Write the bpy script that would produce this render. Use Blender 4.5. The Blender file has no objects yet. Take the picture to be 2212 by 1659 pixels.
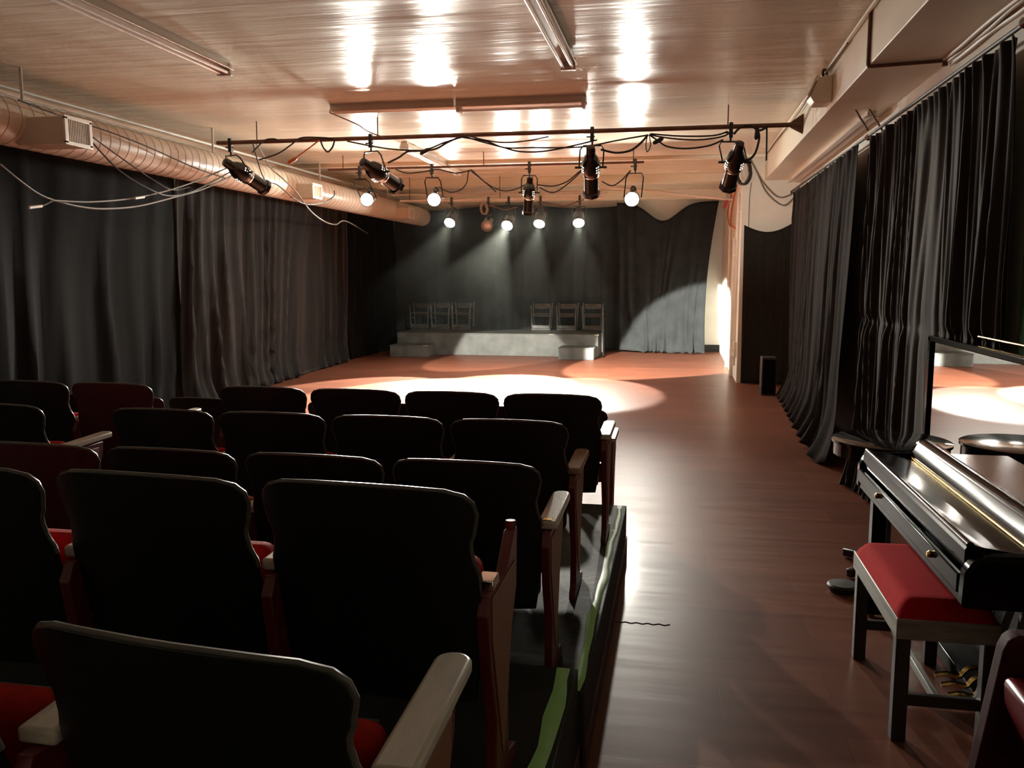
import bpy, bmesh, math, random
from mathutils import Vector, Matrix, noise
D = bpy.data
SC = bpy.context.scene
COL = SC.collection
rnd = random.Random(7)

# ---------------------------------------------------------------- camera
F, CX, CY, H = 1870.0, 1106.0, 829.5, 1.75          # focal length and centre in pixels of the 2212x1659 frame, eye height
PITCH, YAW = math.radians(7.1175), math.radians(10.7856)
cam = D.cameras.new('camera'); cam.sensor_width = 36; cam.lens = 36 * F / 2212; cam.clip_start = .02
co = D.objects.new('camera', cam); COL.objects.link(co)
co.location = (0, 0, H); co.rotation_euler = (math.pi / 2 - PITCH, 0, YAW); SC.camera = co
# ---------------------------------------------------------------- world and exposure
w = D.worlds.new('world'); SC.world = w; w.use_nodes = True
w.node_tree.nodes['Background'].inputs[0].default_value = (.9, .8, .7, 1); w.node_tree.nodes['Background'].inputs[1].default_value = 0
SC.view_settings.view_transform = 'Standard'; SC.view_settings.look = 'None'
SC.view_settings.gamma = 1; SC.view_settings.exposure = 3.2; SC.view_settings.use_curve_mapping = False
SC.cycles.use_denoising = True; SC.cycles.sample_clamp_indirect = 6; SC.cycles.max_bounces = 10
SC.cycles.diffuse_bounces = 6; SC.cycles.glossy_bounces = 5; SC.cycles.caustics_refractive = False
LAMP = (1.0, .96, .85)                               # colour of the tungsten stage lamps
LENS = 85                                            # brightness of a lit lens
# ---------------------------------------------------------------- pixel -> world helpers (same camera)
FWD = Vector((-math.sin(YAW) * math.cos(PITCH), math.cos(YAW) * math.cos(PITCH), -math.sin(PITCH)))
RGT = Vector((math.cos(YAW), math.sin(YAW), 0)); UP = RGT.cross(FWD)
def at(x, y, Y=None, X=None, Z=None):
    d = FWD + RGT * ((x - CX) / F) - UP * ((y - CY) / F)
    t = Y / d.y if Y is not None else X / d.x if X is not None else (Z - H) / d.z
    return Vector((0, 0, H)) + d * t

# ---------------------------------------------------------------- materials
def mat(name, col, rough=.6, metal=0, var=0, vscale=6, bump=0, bscale=40, emis=None, estr=0, sheen=0, coat=0, stretch=(1, 1, 1), col2=None, rvar=0, spec=.5, ior=1.5):
    m = D.materials.new(name); m.use_nodes = True; nt = m.node_tree; p = nt.nodes['Principled BSDF']
    p.inputs['Base Color'].default_value = (*col, 1); p.inputs['Roughness'].default_value = rough; p.inputs['Metallic'].default_value = metal
    p.inputs['Specular IOR Level'].default_value = spec; p.inputs['IOR'].default_value = ior
    if sheen: p.inputs['Sheen Weight'].default_value = sheen; p.inputs['Sheen Roughness'].default_value = .35; p.inputs['Sheen Tint'].default_value = (1, .95, .9, 1)
    if coat: p.inputs['Coat Weight'].default_value = coat; p.inputs['Coat Roughness'].default_value = .05
    if emis: p.inputs['Emission Color'].default_value = (*emis, 1); p.inputs['Emission Strength'].default_value = estr
    tc = nt.nodes.new('ShaderNodeTexCoord'); mp = nt.nodes.new('ShaderNodeMapping'); mp.inputs['Scale'].default_value = stretch
    nt.links.new(tc.outputs['Object'], mp.inputs['Vector'])
    n = nt.nodes.new('ShaderNodeTexNoise'); n.inputs['Scale'].default_value = vscale; n.inputs['Detail'].default_value = 5
    nt.links.new(mp.outputs[0], n.inputs['Vector'])
    if var or col2:
        r = nt.nodes.new('ShaderNodeValToRGB'); r.color_ramp.elements[0].position = .3; r.color_ramp.elements[1].position = .72
        c2 = col2 or tuple(min(1, c * (1 + var)) for c in col); c1 = col if col2 else tuple(c * (1 - var) for c in col)
        r.color_ramp.elements[0].color = (*c1, 1); r.color_ramp.elements[1].color = (*c2, 1)
        nt.links.new(n.outputs[0], r.inputs[0]); nt.links.new(r.outputs[0], p.inputs['Base Color'])
    if rvar:
        mr = nt.nodes.new('ShaderNodeMapRange'); mr.inputs[3].default_value = rough - rvar; mr.inputs[4].default_value = rough + rvar
        nt.links.new(n.outputs[0], mr.inputs[0]); nt.links.new(mr.outputs[0], p.inputs['Roughness'])
    if bump:
        nb = nt.nodes.new('ShaderNodeTexNoise'); nb.inputs['Scale'].default_value = bscale; nb.inputs['Detail'].default_value = 4
        nt.links.new(mp.outputs[0], nb.inputs['Vector'])
        b = nt.nodes.new('ShaderNodeBump'); b.inputs['Strength'].default_value = bump; b.inputs['Distance'].default_value = .02
        nt.links.new(nb.outputs[0], b.inputs['Height']); nt.links.new(b.outputs[0], p.inputs['Normal'])
    return m
def floor_mat():
    m = mat('red_vinyl_tile', (.16, .04, .02), .34); nt = m.node_tree; p = nt.nodes['Principled BSDF']
    p.inputs['Coat Weight'].default_value = .035; p.inputs['Coat Roughness'].default_value = .17; p.inputs['IOR'].default_value = 1.16
    tc = nt.nodes.new('ShaderNodeTexCoord')
    br = nt.nodes.new('ShaderNodeTexBrick'); br.offset = .5
    for k, v in (('Scale', 1), ('Brick Width', .92), ('Row Height', .305), ('Mortar Size', .0022), ('Mortar Smooth', .4)): br.inputs[k].default_value = v
    br.inputs['Color1'].default_value = (.215, .078, .046, 1); br.inputs['Color2'].default_value = (.17, .062, .037, 1); br.inputs['Mortar'].default_value = (.13, .047, .028, 1)
    n = nt.nodes.new('ShaderNodeTexNoise'); n.inputs['Scale'].default_value = 1.0; n.inputs['Detail'].default_value = 6
    mp = nt.nodes.new('ShaderNodeMapping'); mp.inputs['Scale'].default_value = (1.2, 14, 1)
    nt.links.new(tc.outputs['Object'], br.inputs['Vector']); nt.links.new(tc.outputs['Object'], mp.inputs[0]); nt.links.new(mp.outputs[0], n.inputs['Vector'])
    mx = nt.nodes.new('ShaderNodeMix'); mx.data_type = 'RGBA'; mx.blend_type = 'MULTIPLY'; mx.inputs[0].default_value = .45
    nt.links.new(br.outputs[0], mx.inputs[6]); nt.links.new(n.outputs[0], mx.inputs[7]); nt.links.new(mx.outputs[2], p.inputs['Base Color'])
    mr = nt.nodes.new('ShaderNodeMapRange'); mr.inputs[3].default_value = .34; mr.inputs[4].default_value = .52
    nt.links.new(n.outputs[0], mr.inputs[0]); nt.links.new(mr.outputs[0], p.inputs['Roughness'])
    b = nt.nodes.new('ShaderNodeBump'); b.inputs['Strength'].default_value = .07; b.inputs['Distance'].default_value = .01
    ad = nt.nodes.new('ShaderNodeMath'); ad.operation = 'SUBTRACT'
    nt.links.new(n.outputs[0], ad.inputs[0]); nt.links.new(br.outputs[1], ad.inputs[1]); nt.links.new(ad.outputs[0], b.inputs['Height']); nt.links.new(b.outputs[0], p.inputs['Normal'])
    return m
def ceiling_mat():
    m = mat('glossy_cream_ceiling_paint', (.70, .63, .53), .3, spec=.09); nt = m.node_tree; p = nt.nodes['Principled BSDF']
    tc = nt.nodes.new('ShaderNodeTexCoord')
    def band(sx, sy, det, dist):
        mp = nt.nodes.new('ShaderNodeMapping'); mp.inputs['Scale'].default_value = (sx, sy, 1)
        n = nt.nodes.new('ShaderNodeTexNoise'); n.inputs['Scale'].default_value = 1; n.inputs['Detail'].default_value = det; n.inputs['Distortion'].default_value = dist
        nt.links.new(tc.outputs['Object'], mp.inputs[0]); nt.links.new(mp.outputs[0], n.inputs['Vector']); return n
    n = band(.7, 4.5, 4, .5); n2 = band(.35, 9, 2, .2)
    mr = nt.nodes.new('ShaderNodeMapRange'); mr.inputs[1].default_value = .3; mr.inputs[2].default_value = .7; mr.inputs[3].default_value = .17; mr.inputs[4].default_value = .29
    nt.links.new(n.outputs[0], mr.inputs[0]); nt.links.new(mr.outputs[0], p.inputs['Roughness'])
    ad = nt.nodes.new('ShaderNodeMath'); ad.operation = 'MULTIPLY_ADD'; ad.inputs[1].default_value = .6
    nt.links.new(n2.outputs[0], ad.inputs[0]); nt.links.new(n.outputs[0], ad.inputs[2])
    b = nt.nodes.new('ShaderNodeBump'); b.inputs['Strength'].default_value = .34; b.inputs['Distance'].default_value = .02
    nt.links.new(ad.outputs[0], b.inputs['Height']); nt.links.new(b.outputs[0], p.inputs['Normal'])
    r = nt.nodes.new('ShaderNodeValToRGB'); r.color_ramp.elements[0].color = (.74, .725, .60, 1); r.color_ramp.elements[1].color = (.78, .765, .64, 1)
    nt.links.new(n.outputs[0], r.inputs[0]); nt.links.new(r.outputs[0], p.inputs['Base Color'])
    return m
M = dict(
    floor=floor_mat(), ceiling=ceiling_mat(),
    wall=mat('cream_wall_paint', (.84, .81, .71), .55, var=.05, vscale=3, bump=.08, bscale=30),
    soffit=mat('cream_satin_paint', (.82, .80, .66), .42, var=.04, vscale=2, bump=.05, bscale=25),
    backwall=mat('brown_wall_paint', (.22, .18, .14), .7, var=.06), darkwall=mat('dark_painted_wall', (.05, .046, .04), .8, var=.1),
    black_cloth=mat('black_stage_cloth', (.0032, .0032, .0031), .85, var=.2, vscale=14, bump=.15, bscale=220, spec=.12, sheen=.015),
    black_velvet=mat('black_velvet', (.021, .0185, .016), .8, var=.2, vscale=9, bump=.12, bscale=260, spec=.12, sheen=.4),
    brown_velvet=mat('faded_black_velvet', (.010, .0078, .007), .8, var=.2, vscale=9, bump=.12, bscale=240, spec=.12, sheen=.2),
    right_velvet=mat('brown_black_velvet', (.015, .0098, .0078), .85, var=.2, vscale=9, bump=.12, bscale=240, spec=.08, sheen=.06),
    blue_cloth=mat('blue_black_cloth', (.030, .033, .034), .85, var=.2, vscale=4, bump=.1, bscale=150, spec=.12, sheen=.1),
    green_cloth=mat('dark_green_cloth', (.02, .085, .018), .8, var=.25, vscale=5, spec=.12, sheen=.1),
    duct=mat('galvanised_duct_painted_cream', (.64, .54, .43), .34, var=.05, bump=.02), seam=mat('brown_duct_seam', (.30, .22, .16), .5, var=.1),  # seam: darker brown than the duct itself
    grille=mat('white_grille_paint', (.75, .70, .62), .4, var=.03), dark=mat('dark_slot', (.02, .018, .016), .7, var=.1),
    white_metal=mat('white_enamel_metal', (.70, .64, .56), .28, var=.04, bump=.02),
    tube=mat('fluorescent_tube_glass_off', (.95, .93, .88), .15, var=.02, coat=.5),
    chrome=mat('chrome', (.8, .78, .75), .12, metal=1, var=.03), brass=mat('brass', (.80, .55, .20), .22, metal=1, var=.08),
    pipe=mat('rusty_brown_pipe', (.16, .075, .045), .5, metal=.3, var=.3, vscale=12),
    white_pipe=mat('white_conduit', (.68, .62, .54), .4, var=.05), cable=mat('black_rubber_cable', (.025, .022, .02), .55, var=.2),
    grey_cable=mat('grey_cable', (.16, .145, .12), .5, var=.1), orange=mat('orange_cable', (.55, .15, .05), .5, var=.15), red=mat('red_plastic', (.55, .03, .03), .4, var=.1),
    lantern=mat('black_enamel_lantern', (.018, .014, .012), .22, metal=.2, var=.2, vscale=20, coat=.4),
    lens=mat('lit_fresnel_lens', (.9, .88, .8), .2, emis=LAMP, estr=LENS, var=.02), glass=mat('unlit_lens_glass', (.35, .30, .26), .08, var=.05, coat=1),
    vent=mat('lamp_glow_in_vents', (.9, .8, .6), .5, emis=(1, .9, .72), estr=.22, var=.02),
    shell=mat('black_moulded_seat_back', (.0055, .0055, .0052), .4, var=.25, vscale=25, bump=.04, bscale=90), shell_red=mat('dark_red_seat_back', (.055, .008, .010), .5, var=.2, vscale=25, bump=.05),
    rim=mat('lit_edge_grey', (.085, .077, .066), .26, var=.3, vscale=18),  # greyer than the black shell: paints the light caught along its edges
    plush=mat('red_seat_fabric', (.33, .018, .012), .85, var=.2, vscale=30, bump=.2, bscale=300, spec=.1),
    arm=mat('worn_varnished_armrest_wood', (.46, .42, .35), .32, var=.12, vscale=7, stretch=(6, 1, 6), bump=.04), arm_brown=mat('brown_armrest_wood', (.26, .17, .10), .34, var=.2, vscale=7, stretch=(6, 1, 6), bump=.04), maroon=mat('maroon_enamel_steel', (.10, .012, .012), .35, var=.2, vscale=14),
    tan=mat('tan_panel', (.19, .085, .042), .5, var=.15, vscale=8),
    riser=mat('black_painted_riser_boards', (.022, .024, .020), .7, var=.45, vscale=5, bump=.15, bscale=18, rvar=.12, spec=.2), riser_red=mat('bounce_lit_maroon', (.05, .012, .010), .6, var=.3),  # riser_red: maroon tone holding light bounced onto the foot of the riser side
    tape=mat('luminous_green_tape', (.06, .08, .03), .6, var=.3, vscale=12, emis=(.32, .5, .12), estr=.008),
    stage=mat('scuffed_grey_black_stage_paint', (.10, .105, .095), .5, var=.35, vscale=4, bump=.1, bscale=30, rvar=.15), stage_edge=mat('worn_stage_edge', (.36, .33, .26), .5, var=.2),
    chair_wood=mat('lit_black_chair_paint', (.075, .075, .066), .35, var=.4, vscale=10), black_wood=mat('black_painted_wood', (.030, .029, .026), .35, var=.3, vscale=10),  # chair_wood: black paint lightened so the slats look lit
    piano=mat('black_piano_lacquer', (.006, .005, .005), .14, var=.2, ior=1.13), piano_brown=mat('dark_brown_piano_lacquer', (.030, .013, .009), .13, var=.2, ior=1.2),
    bench_wood=mat('grey_black_bench_wood', (.22, .21, .185), .45, var=.35, vscale=6, stretch=(1, .3, 8)), bench_red=mat('red_bench_velvet', (.40, .009, .011), .9, var=.08, vscale=40, bump=.15, bscale=400, spec=.08),
    mirror=mat('silvered_mirror', (.88, .88, .87), .012, metal=1, var=.01, vscale=1), red_leather=mat('dark_red_leatherette', (.11, .007, .010), .3, var=.15, vscale=10),
    red_board=mat('maroon_upholstered_board', (.030, .0035, .0045), .7, var=.2, vscale=18, spec=.1), speaker=mat('black_speaker_vinyl', (.035, .024, .020), .45, var=.2, vscale=30), tablet=mat('black_table_laminate', (.012, .012, .012), .10, var=.2, coat=.6),
)

# ---------------------------------------------------------------- object helpers
ORG = {}
def props(o, label=None, cat=None, group=None, kind=None):
    for k, v in (('label', label), ('category', cat), ('group', group), ('kind', kind)):
        if v: o[k] = v
    return o
def thing(name, label, cat, loc=(0, 0, 0), group=None):
    o = D.objects.new(name, None); o.empty_display_size = .1; COL.objects.link(o); o.location = loc; ORG[o] = Vector(loc)
    return props(o, label, cat, group)
class MB:
    def __init__(s): s.bm = bmesh.new()
    def _m(s, vs, fs):
        b = [s.bm.verts.new(v) for v in vs]
        for f in fs:
            try: s.bm.faces.new([b[i] for i in f])
            except ValueError: pass
        return s
    def box(s, lo, hi, rot=None):
        c = (Vector(lo) + Vector(hi)) / 2; h = (Vector(hi) - Vector(lo)) / 2
        vs = []
        for sx, sy, sz in ((-1, -1, -1), (1, -1, -1), (1, 1, -1), (-1, 1, -1), (-1, -1, 1), (1, -1, 1), (1, 1, 1), (-1, 1, 1)):
            v = Vector((sx * h.x, sy * h.y, sz * h.z)); v = rot @ v if rot is not None else v; vs.append(c + v)
        return s._m(vs, [(3, 2, 1, 0), (4, 5, 6, 7), (0, 1, 5, 4), (1, 2, 6, 5), (2, 3, 7, 6), (3, 0, 4, 7)])
    def bar(s, a, b, wx, wy, side=(1, 0, 0)):          # square bar from a to b
        a, b = Vector(a), Vector(b); z = (b - a).normalized(); x = Vector(side); x = (x - z * x.dot(z)).normalized(); y = z.cross(x)
        q = [(-1, -1), (1, -1), (1, 1), (-1, 1)]
        return s._m([p + x * (i * wx / 2) + y * (j * wy / 2) for p in (a, b) for i, j in q], [(3, 2, 1, 0), (4, 5, 6, 7), (0, 1, 5, 4), (1, 2, 6, 5), (2, 3, 7, 6), (3, 0, 4, 7)])
    def lathe(s, o, d, prof, seg=24, squash=None):     # prof: (distance along d, radius)
        o, d = Vector(o), Vector(d).normalized(); x = d.orthogonal().normalized(); y = d.cross(x); n = len(prof)
        vs = [o + d * t + x * (r * math.cos(2 * math.pi * k / seg)) + y * (r * math.sin(2 * math.pi * k / seg)) for t, r in prof for k in range(seg)]
        fs = [(i * seg + k, i * seg + (k + 1) % seg, (i + 1) * seg + (k + 1) % seg, (i + 1) * seg + k) for i in range(n - 1) for k in range(seg)]
        fs += [tuple(range(seg))[::-1], tuple((n - 1) * seg + k for k in range(seg))]
        return s._m(vs, fs)
    def cyl(s, a, b, r, r2=None, seg=16):
        a, b = Vector(a), Vector(b); return s.lathe(a, b - a, [(0, r), ((b - a).length, r if r2 is None else r2)], seg)
    def tube(s, pts, r, seg=8):
        pts = [Vector(p) for p in pts]; n = len(pts); vs = []; x = None
        for i, p in enumerate(pts):
            t = (pts[min(i + 1, n - 1)] - pts[max(i - 1, 0)]).normalized()
            if x is None: x = t.orthogonal().normalized()
            x = (x - t * x.dot(t)).normalized(); y = t.cross(x)
            vs += [p + x * (r * math.cos(2 * math.pi * k / seg)) + y * (r * math.sin(2 * math.pi * k / seg)) for k in range(seg)]
        fs = [(i * seg + k, i * seg + (k + 1) % seg, (i + 1) * seg + (k + 1) % seg, (i + 1) * seg + k) for i in range(n - 1) for k in range(seg)]
        fs += [tuple(range(seg))[::-1], tuple((n - 1) * seg + k for k in range(seg))]
        return s._m(vs, fs)
    def prism(s, poly, ext):                           # closed polygon in 3-D extruded by vector ext
        poly = [Vector(p) for p in poly]; ext = Vector(ext); n = len(poly)
        return s._m(poly + [p + ext for p in poly], [tuple(range(n))[::-1], tuple(range(n, 2 * n))] + [(i, (i + 1) % n, n + (i + 1) % n, n + i) for i in range(n)])
    def grid(s, nu, nv, fn):
        vs = [fn(i / nu, j / nv) for j in range(nv + 1) for i in range(nu + 1)]
        return s._m(vs, [(j * (nu + 1) + i, j * (nu + 1) + i + 1, (j + 1) * (nu + 1) + i + 1, (j + 1) * (nu + 1) + i) for j in range(nv) for i in range(nu)])
    def build(s, name, m, parent=None, loc=None, bevel=0, smooth=True, solid=0, sub=0, seg=2, ang=38):
        me = D.meshes.new(name); o = D.objects.new(name, me); COL.objects.link(o)
        if parent is not None:
            o.parent = parent; org = ORG[parent]
        else:
            if loc is None:
                vs = [v.co for v in s.bm.verts]; loc = (sum(v.x for v in vs) / len(vs), sum(v.y for v in vs) / len(vs), min(v.z for v in vs))
            org = Vector(loc); o.location = org
        ORG[o] = org
        bmesh.ops.translate(s.bm, verts=s.bm.verts, vec=-org); bmesh.ops.recalc_face_normals(s.bm, faces=s.bm.faces)
        s.bm.to_mesh(me); s.bm.free(); me.materials.append(m)
        if smooth:
            for p in me.polygons: p.use_smooth = True
            me.set_sharp_from_angle(angle=math.radians(ang))
        if sub: mo = o.modifiers.new('sub', 'SUBSURF'); mo.levels = mo.render_levels = sub
        if solid: mo = o.modifiers.new('solid', 'SOLIDIFY'); mo.thickness = solid; mo.offset = 0
        if bevel: mo = o.modifiers.new('bevel', 'BEVEL'); mo.width = bevel; mo.segments = seg; mo.limit_method = 'ANGLE'; mo.angle_limit = math.radians(40)
        return o
def smoothpath(pts, n=8):                              # Catmull-Rom through the points
    P = [Vector(p) for p in pts]; out = []
    for i in range(len(P) - 1):
        a, b, c, d = P[max(i - 1, 0)], P[i], P[i + 1], P[min(i + 2, len(P) - 1)]
        for k in range(n):
            t = k / n
            out.append(.5 * ((2 * b) + (c - a) * t + (2 * a - 5 * b + 4 * c - d) * t * t + (3 * b - a - 3 * c + d) * t ** 3))
    return out + [P[-1]]
def struct(name, mb, m, **k):
    return props(mb.build(name, m, **k), kind='structure')
def copy_tree(o, parent=None):
    c = o.copy(); COL.objects.link(c); ORG[c] = ORG[o].copy()
    if parent is not None: c.parent = parent
    for ch in o.children: copy_tree(ch, c)
    return c

# ================================================================ the room
ZC = 3.656
struct('floor', MB().box((-7.1, -2.6, -.2), (2.0, 20.8, 0)), M['floor'], smooth=False)
struct('ceiling', MB().box((-7.1, -2.6, ZC), (2.0, 20.8, ZC + .2)), M['ceiling'], smooth=False)
struct('wall_left', MB().box((-7.1, -2.6, 0), (-6.9, 20.8, ZC)), M['wall'], smooth=False)
struct('wall_back', MB().box((-6.9, 20.62, 0), (1.0, 20.8, ZC)), M['wall'], smooth=False)
struct('wall_front', MB().box((-6.9, -2.6, 0), (2.0, -2.45, ZC)), M['backwall'], smooth=False)
struct('wall_right', MB().box((1.86, -2.45, 0), (2.0, 14.61, ZC)), M['wall'], smooth=False)
struct('wall_stage_side', MB().box((.98, 14.61, 0), (2.0, 20.8, ZC)), M['wall'], smooth=False)
struct('trim_1', MB().box((1.32, -2.45, 3.26), (1.86, 14.61, ZC)), M['soffit'], bevel=.006)
struct('baseboard_back', MB().box((-.1, 20.58, 0), (.98, 20.62, .16)), M['dark'], bevel=.004)
struct('trim_2', MB().box((-6.9, 16.9, 3.50), (.98, 17.25, ZC)), M['soffit'], bevel=.006)
struct('trim_3', MB().box((-6.9, 14.4, 3.60), (1.32, 14.5, ZC)), M['soffit'], bevel=.006)
struct('trim_4', MB().box((-6.9, 19.6, 3.42), (.98, 19.9, ZC)), M['soffit'], bevel=.006)

# ================================================================ stage platform and steps
st = thing('stage_platform', 'low grey-black painted stage platform with scuffed front, carrying the stacked chairs', 'platform', (-3.95, 18.7, 0))
MB().box((-6.2, 18.7, 0), (-1.67, 20.23, .47)).build('front_panel', M['stage'], st, bevel=.004)
MB().box((-6.21, 18.69, .47), (-1.66, 20.25, .49)).build('deck', M['stage'], st, bevel=.004)
for a, b in (((-1.75, 18.685, .472), (-1.655, 18.80, .492)), ((-2.75, 18.684, .474), (-2.62, 18.70, .4915))): MB().box(a, b).build('worn_edge', M['stage_edge'], st, bevel=.003)
for x0, x1, lab in ((-6.16, -5.32, 'black box step at the left end of the stage platform'), (-2.44, -1.70, 'grey box step at the right end of the stage platform')):
    s_ = thing('box_step', lab, 'step', ((x0 + x1) / 2, 18.3, 0))
    MB().box((x0, 18.06, 0), (x1, 18.68, .235)).build('riser', M['stage'], s_, bevel=.004)
    MB().box((x0 - .01, 18.05, .235), (x1 + .01, 18.68, .252)).build('tread', M['stage'], s_, bevel=.004)
    MB().box((x1 - .09, 18.045, .237), (x1 + .012, 18.09, .254)).build('worn_corner', M['stage_edge'], s_, bevel=.003)

# ================================================================ seating risers
ra = thing('seating_riser', 'lower black seating riser under the front rows, edged with luminous green tape', 'riser', (-3.2, 4.1, 0))
MB().box((-6.12, 2.86, .03), (-.287, 5.39, .306)).build('deck', M['riser'], ra, bevel=.006)
MB().box((-6.12, 2.86, 0), (-.280, 5.395, .11)).build('base_strip', M['riser_red'], ra, bevel=.003)
def tape(parent, x, y0, y1, z, wd):
    n = 26
    MB().grid(2, n, lambda u, v: Vector((x - wd * (.5 - u) * (1 + .18 * math.sin(v * 31)) + .005 * math.sin(v * 17) + .003 * math.sin(v * 43), y0 + (y1 - y0) * v, z + .0025))).build('glow_tape', M['tape'], parent, solid=.003)
tape(ra, -.322, 2.87, 5.37, .306, .034)
rb = thing('seating_riser', 'upper black seating riser nearest the camera with a wide green tape edge', 'riser', (-3.2, .2, 0))
MB().box((-6.12, -2.4, .03), (-.310, 2.855, .397)).build('deck', M['riser'], rb, bevel=.006)
MB().box((-6.12, -2.4, 0), (-.300, 2.855, .12)).build('base_strip', M['riser_red'], rb, bevel=.003)
tape(rb, -.352, .6, 2.84, .397, .05)

# ================================================================ theatre seats (origin on the floor, facing +Y)
def shell_w(z):                                        # half width of the seat back by height
    k = [(.28, .225), (.40, .245), (.52, .255), (.58, .257), (.615, .254), (.65, .243), (.69, .239), (.73, .251), (.765, .2575), (.79, .252), (.808, .234), (.820, .195), (.826, .13), (.829, .03)]
    for (a, wa), (b, wb) in zip(k, k[1:]):
        if z <= b: t = max(0, (z - a) / (b - a)); t = t * t * (3 - 2 * t); return wa + (wb - wa) * t
    return .02
ZS = [.28, .34, .40, .46, .52, .56, .60, .62, .635, .65, .665, .68, .70, .72, .735, .75, .765, .78, .79, .80, .808, .815, .820, .824, .827, .829]
def back_pt(u, z, off=0, ws=1.0):
    hw = shell_w(z) * ws; x = hw * u
    y = .13 * (.83 - z) / .55 - .045 * (1 - min(1, (x / .262) ** 2)) + .03 + off
    return Vector((x, y, z))
def back_panel(off0, off1, ws, zmin, zmax, name, m, parent, bevel):
    zs = [z for z in ZS if zmin <= z <= zmax]; n = 18
    mb = MB(); vs = []; L = len(zs)
    for off in (off0, off1):
        for z in zs:
            for i in range(n + 1): vs.append(back_pt(-1 + 2 * i / n, z, off, ws))
    ix = lambda s, j, i: s * L * (n + 1) + j * (n + 1) + i
    fs = [(ix(s, j, i), ix(s, j, i + 1), ix(s, j + 1, i + 1), ix(s, j + 1, i)) for s in (0, 1) for j in range(L - 1) for i in range(n)]
    for j in range(L - 1): fs += [(ix(0, j, 0), ix(0, j + 1, 0), ix(1, j + 1, 0), ix(1, j, 0)), (ix(0, j, n), ix(1, j, n), ix(1, j + 1, n), ix(0, j + 1, n))]
    for i in range(n): fs += [(ix(0, 0, i), ix(1, 0, i), ix(1, 0, i + 1), ix(0, 0, i + 1)), (ix(0, L - 1, i), ix(0, L - 1, i + 1), ix(1, L - 1, i + 1), ix(1, L - 1, i))]
    mb._m(vs, fs); return mb.build(name, m, parent, bevel=bevel)
def edge_trim(parent):
    P = [back_pt(1, z, .011) for z in ZS[6:]]; P = P + [Vector((-p.x, p.y, p.z)) for p in P[::-1]]
    return MB().tube(P, .0065, 8).build('edge_trim', M['rim'], parent)
def side_frame(parent, x, panel=True, arm=True, brown=False, al=.475):
    prof = [(.06, .53), (.085, .575), (.44, .575), (.43, .50), (.36, .38), (.31, .22), (.32, .06), (.42, .035), (.42, 0), (.115, 0), (.115, .035), (.15, .06), (.16, .22), (.09, .38)]
    if not arm: prof = [(.06, .52), (.085, .56), (.28, .55), (.39, .63), (.44, .63), (.43, .47)] + prof[4:]
    f = MB().prism([(x - .014, y, z) for y, z in prof], (.028, 0, 0)).build('side_frame', M['maroon'], parent, bevel=.004)
    if panel:
        MB().prism([(x + .0135, y, z) for y, z in [(.10, .55), (.40, .55), (.385, .47), (.325, .36), (.275, .20), (.235, .10), (.195, .20), (.135, .36), (.10, .45)]], (.004, 0, 0)).build('side_panel', M['tan'], f, bevel=.002)
    if arm:
        a = MB(); n = 10
        out = [(-.034, .112), (.034, .112)] + [(.034 * math.cos(math.pi * k / n), al + .034 * math.sin(math.pi * k / n)) for k in range(n + 1)]
        vs = [Vector((x + u, v, .573 + .03 * v)) for u, v in out]
        a.prism(vs, (0, 0, .030)).build('armrest', M['arm_brown' if brown else 'arm'], parent, bevel=.008, seg=3)
    else:
        MB().box((x - .03, .13, .556), (x + .012, .20, .582)).build('bare_bracket', M['chrome'], f, bevel=.003)
        MB().cyl((x, .42, .625), (x, .42, .65), .014).build('bare_socket', M['maroon'], f, bevel=.002)
def make_seat(wd, red_back=False, left=False, right=True, arm=True, brown=False, aisle=False):
    t = thing('theatre_seat', 'x', 'seat')
    back_panel(0, .016, 1.0, 0, 1, 'back_shell', M['shell_red' if red_back else 'shell'], t, .004)
    edge_trim(t)
    back_panel(.018, .060, .84, .40, .790, 'back_cushion', M['plush'], t, .014)
    MB().box((-.235, .175, .29), (.235, .265, .61)).build('seat_cushion', M['plush'], t, bevel=.035, seg=4)
    MB().box((-.21, .267, .31), (.21, .283, .59)).build('seat_pan', M['shell'], t, bevel=.006)
    b = MB(); b.bar((-wd / 2 + .04, .15, .43), (wd / 2 - .013, .15, .43), .03, .03, (0, 0, 1)); b.build('hinge_bar', M['maroon'], t)
    if right: side_frame(t, wd / 2, aisle, arm, brown, .475 if aisle else .41)
    if left: side_frame(t, -wd / 2, False, True, brown, .41)
    return t
ROWS = [  # words, y, z, first edge, pitch, seats in the right block, seats in the left block, edge of left block, red backs, turn, height factor
    ('front row, bare floor', 5.95, 0, -.44, .57, 9, 0, 0, (6,), 0, 1),
    ('lower riser, first row', 4.43, .307, -.364, .548, 4, 3, -2.955, (4,), 0, 1),
    ('lower riser, second row', 3.59, .307, -.432, .553, 4, 2, -2.985, (), 0, 1),
    ('lower riser, third row', 2.75, .307, -.421, .550, 4, 0, 0, (3,), -2, 1),
    ('upper riser, first row', 1.865, .398, -.438, .57, 4, 0, 0, (), -4, 1.05),
    ('row nearest the camera', 1.07, .398, -.41, .62, 2, 0, 0, (), -8, 1),
]
ORD = ['first', 'second', 'third', 'fourth', 'fifth', 'sixth', 'seventh', 'eighth', 'ninth']
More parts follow.
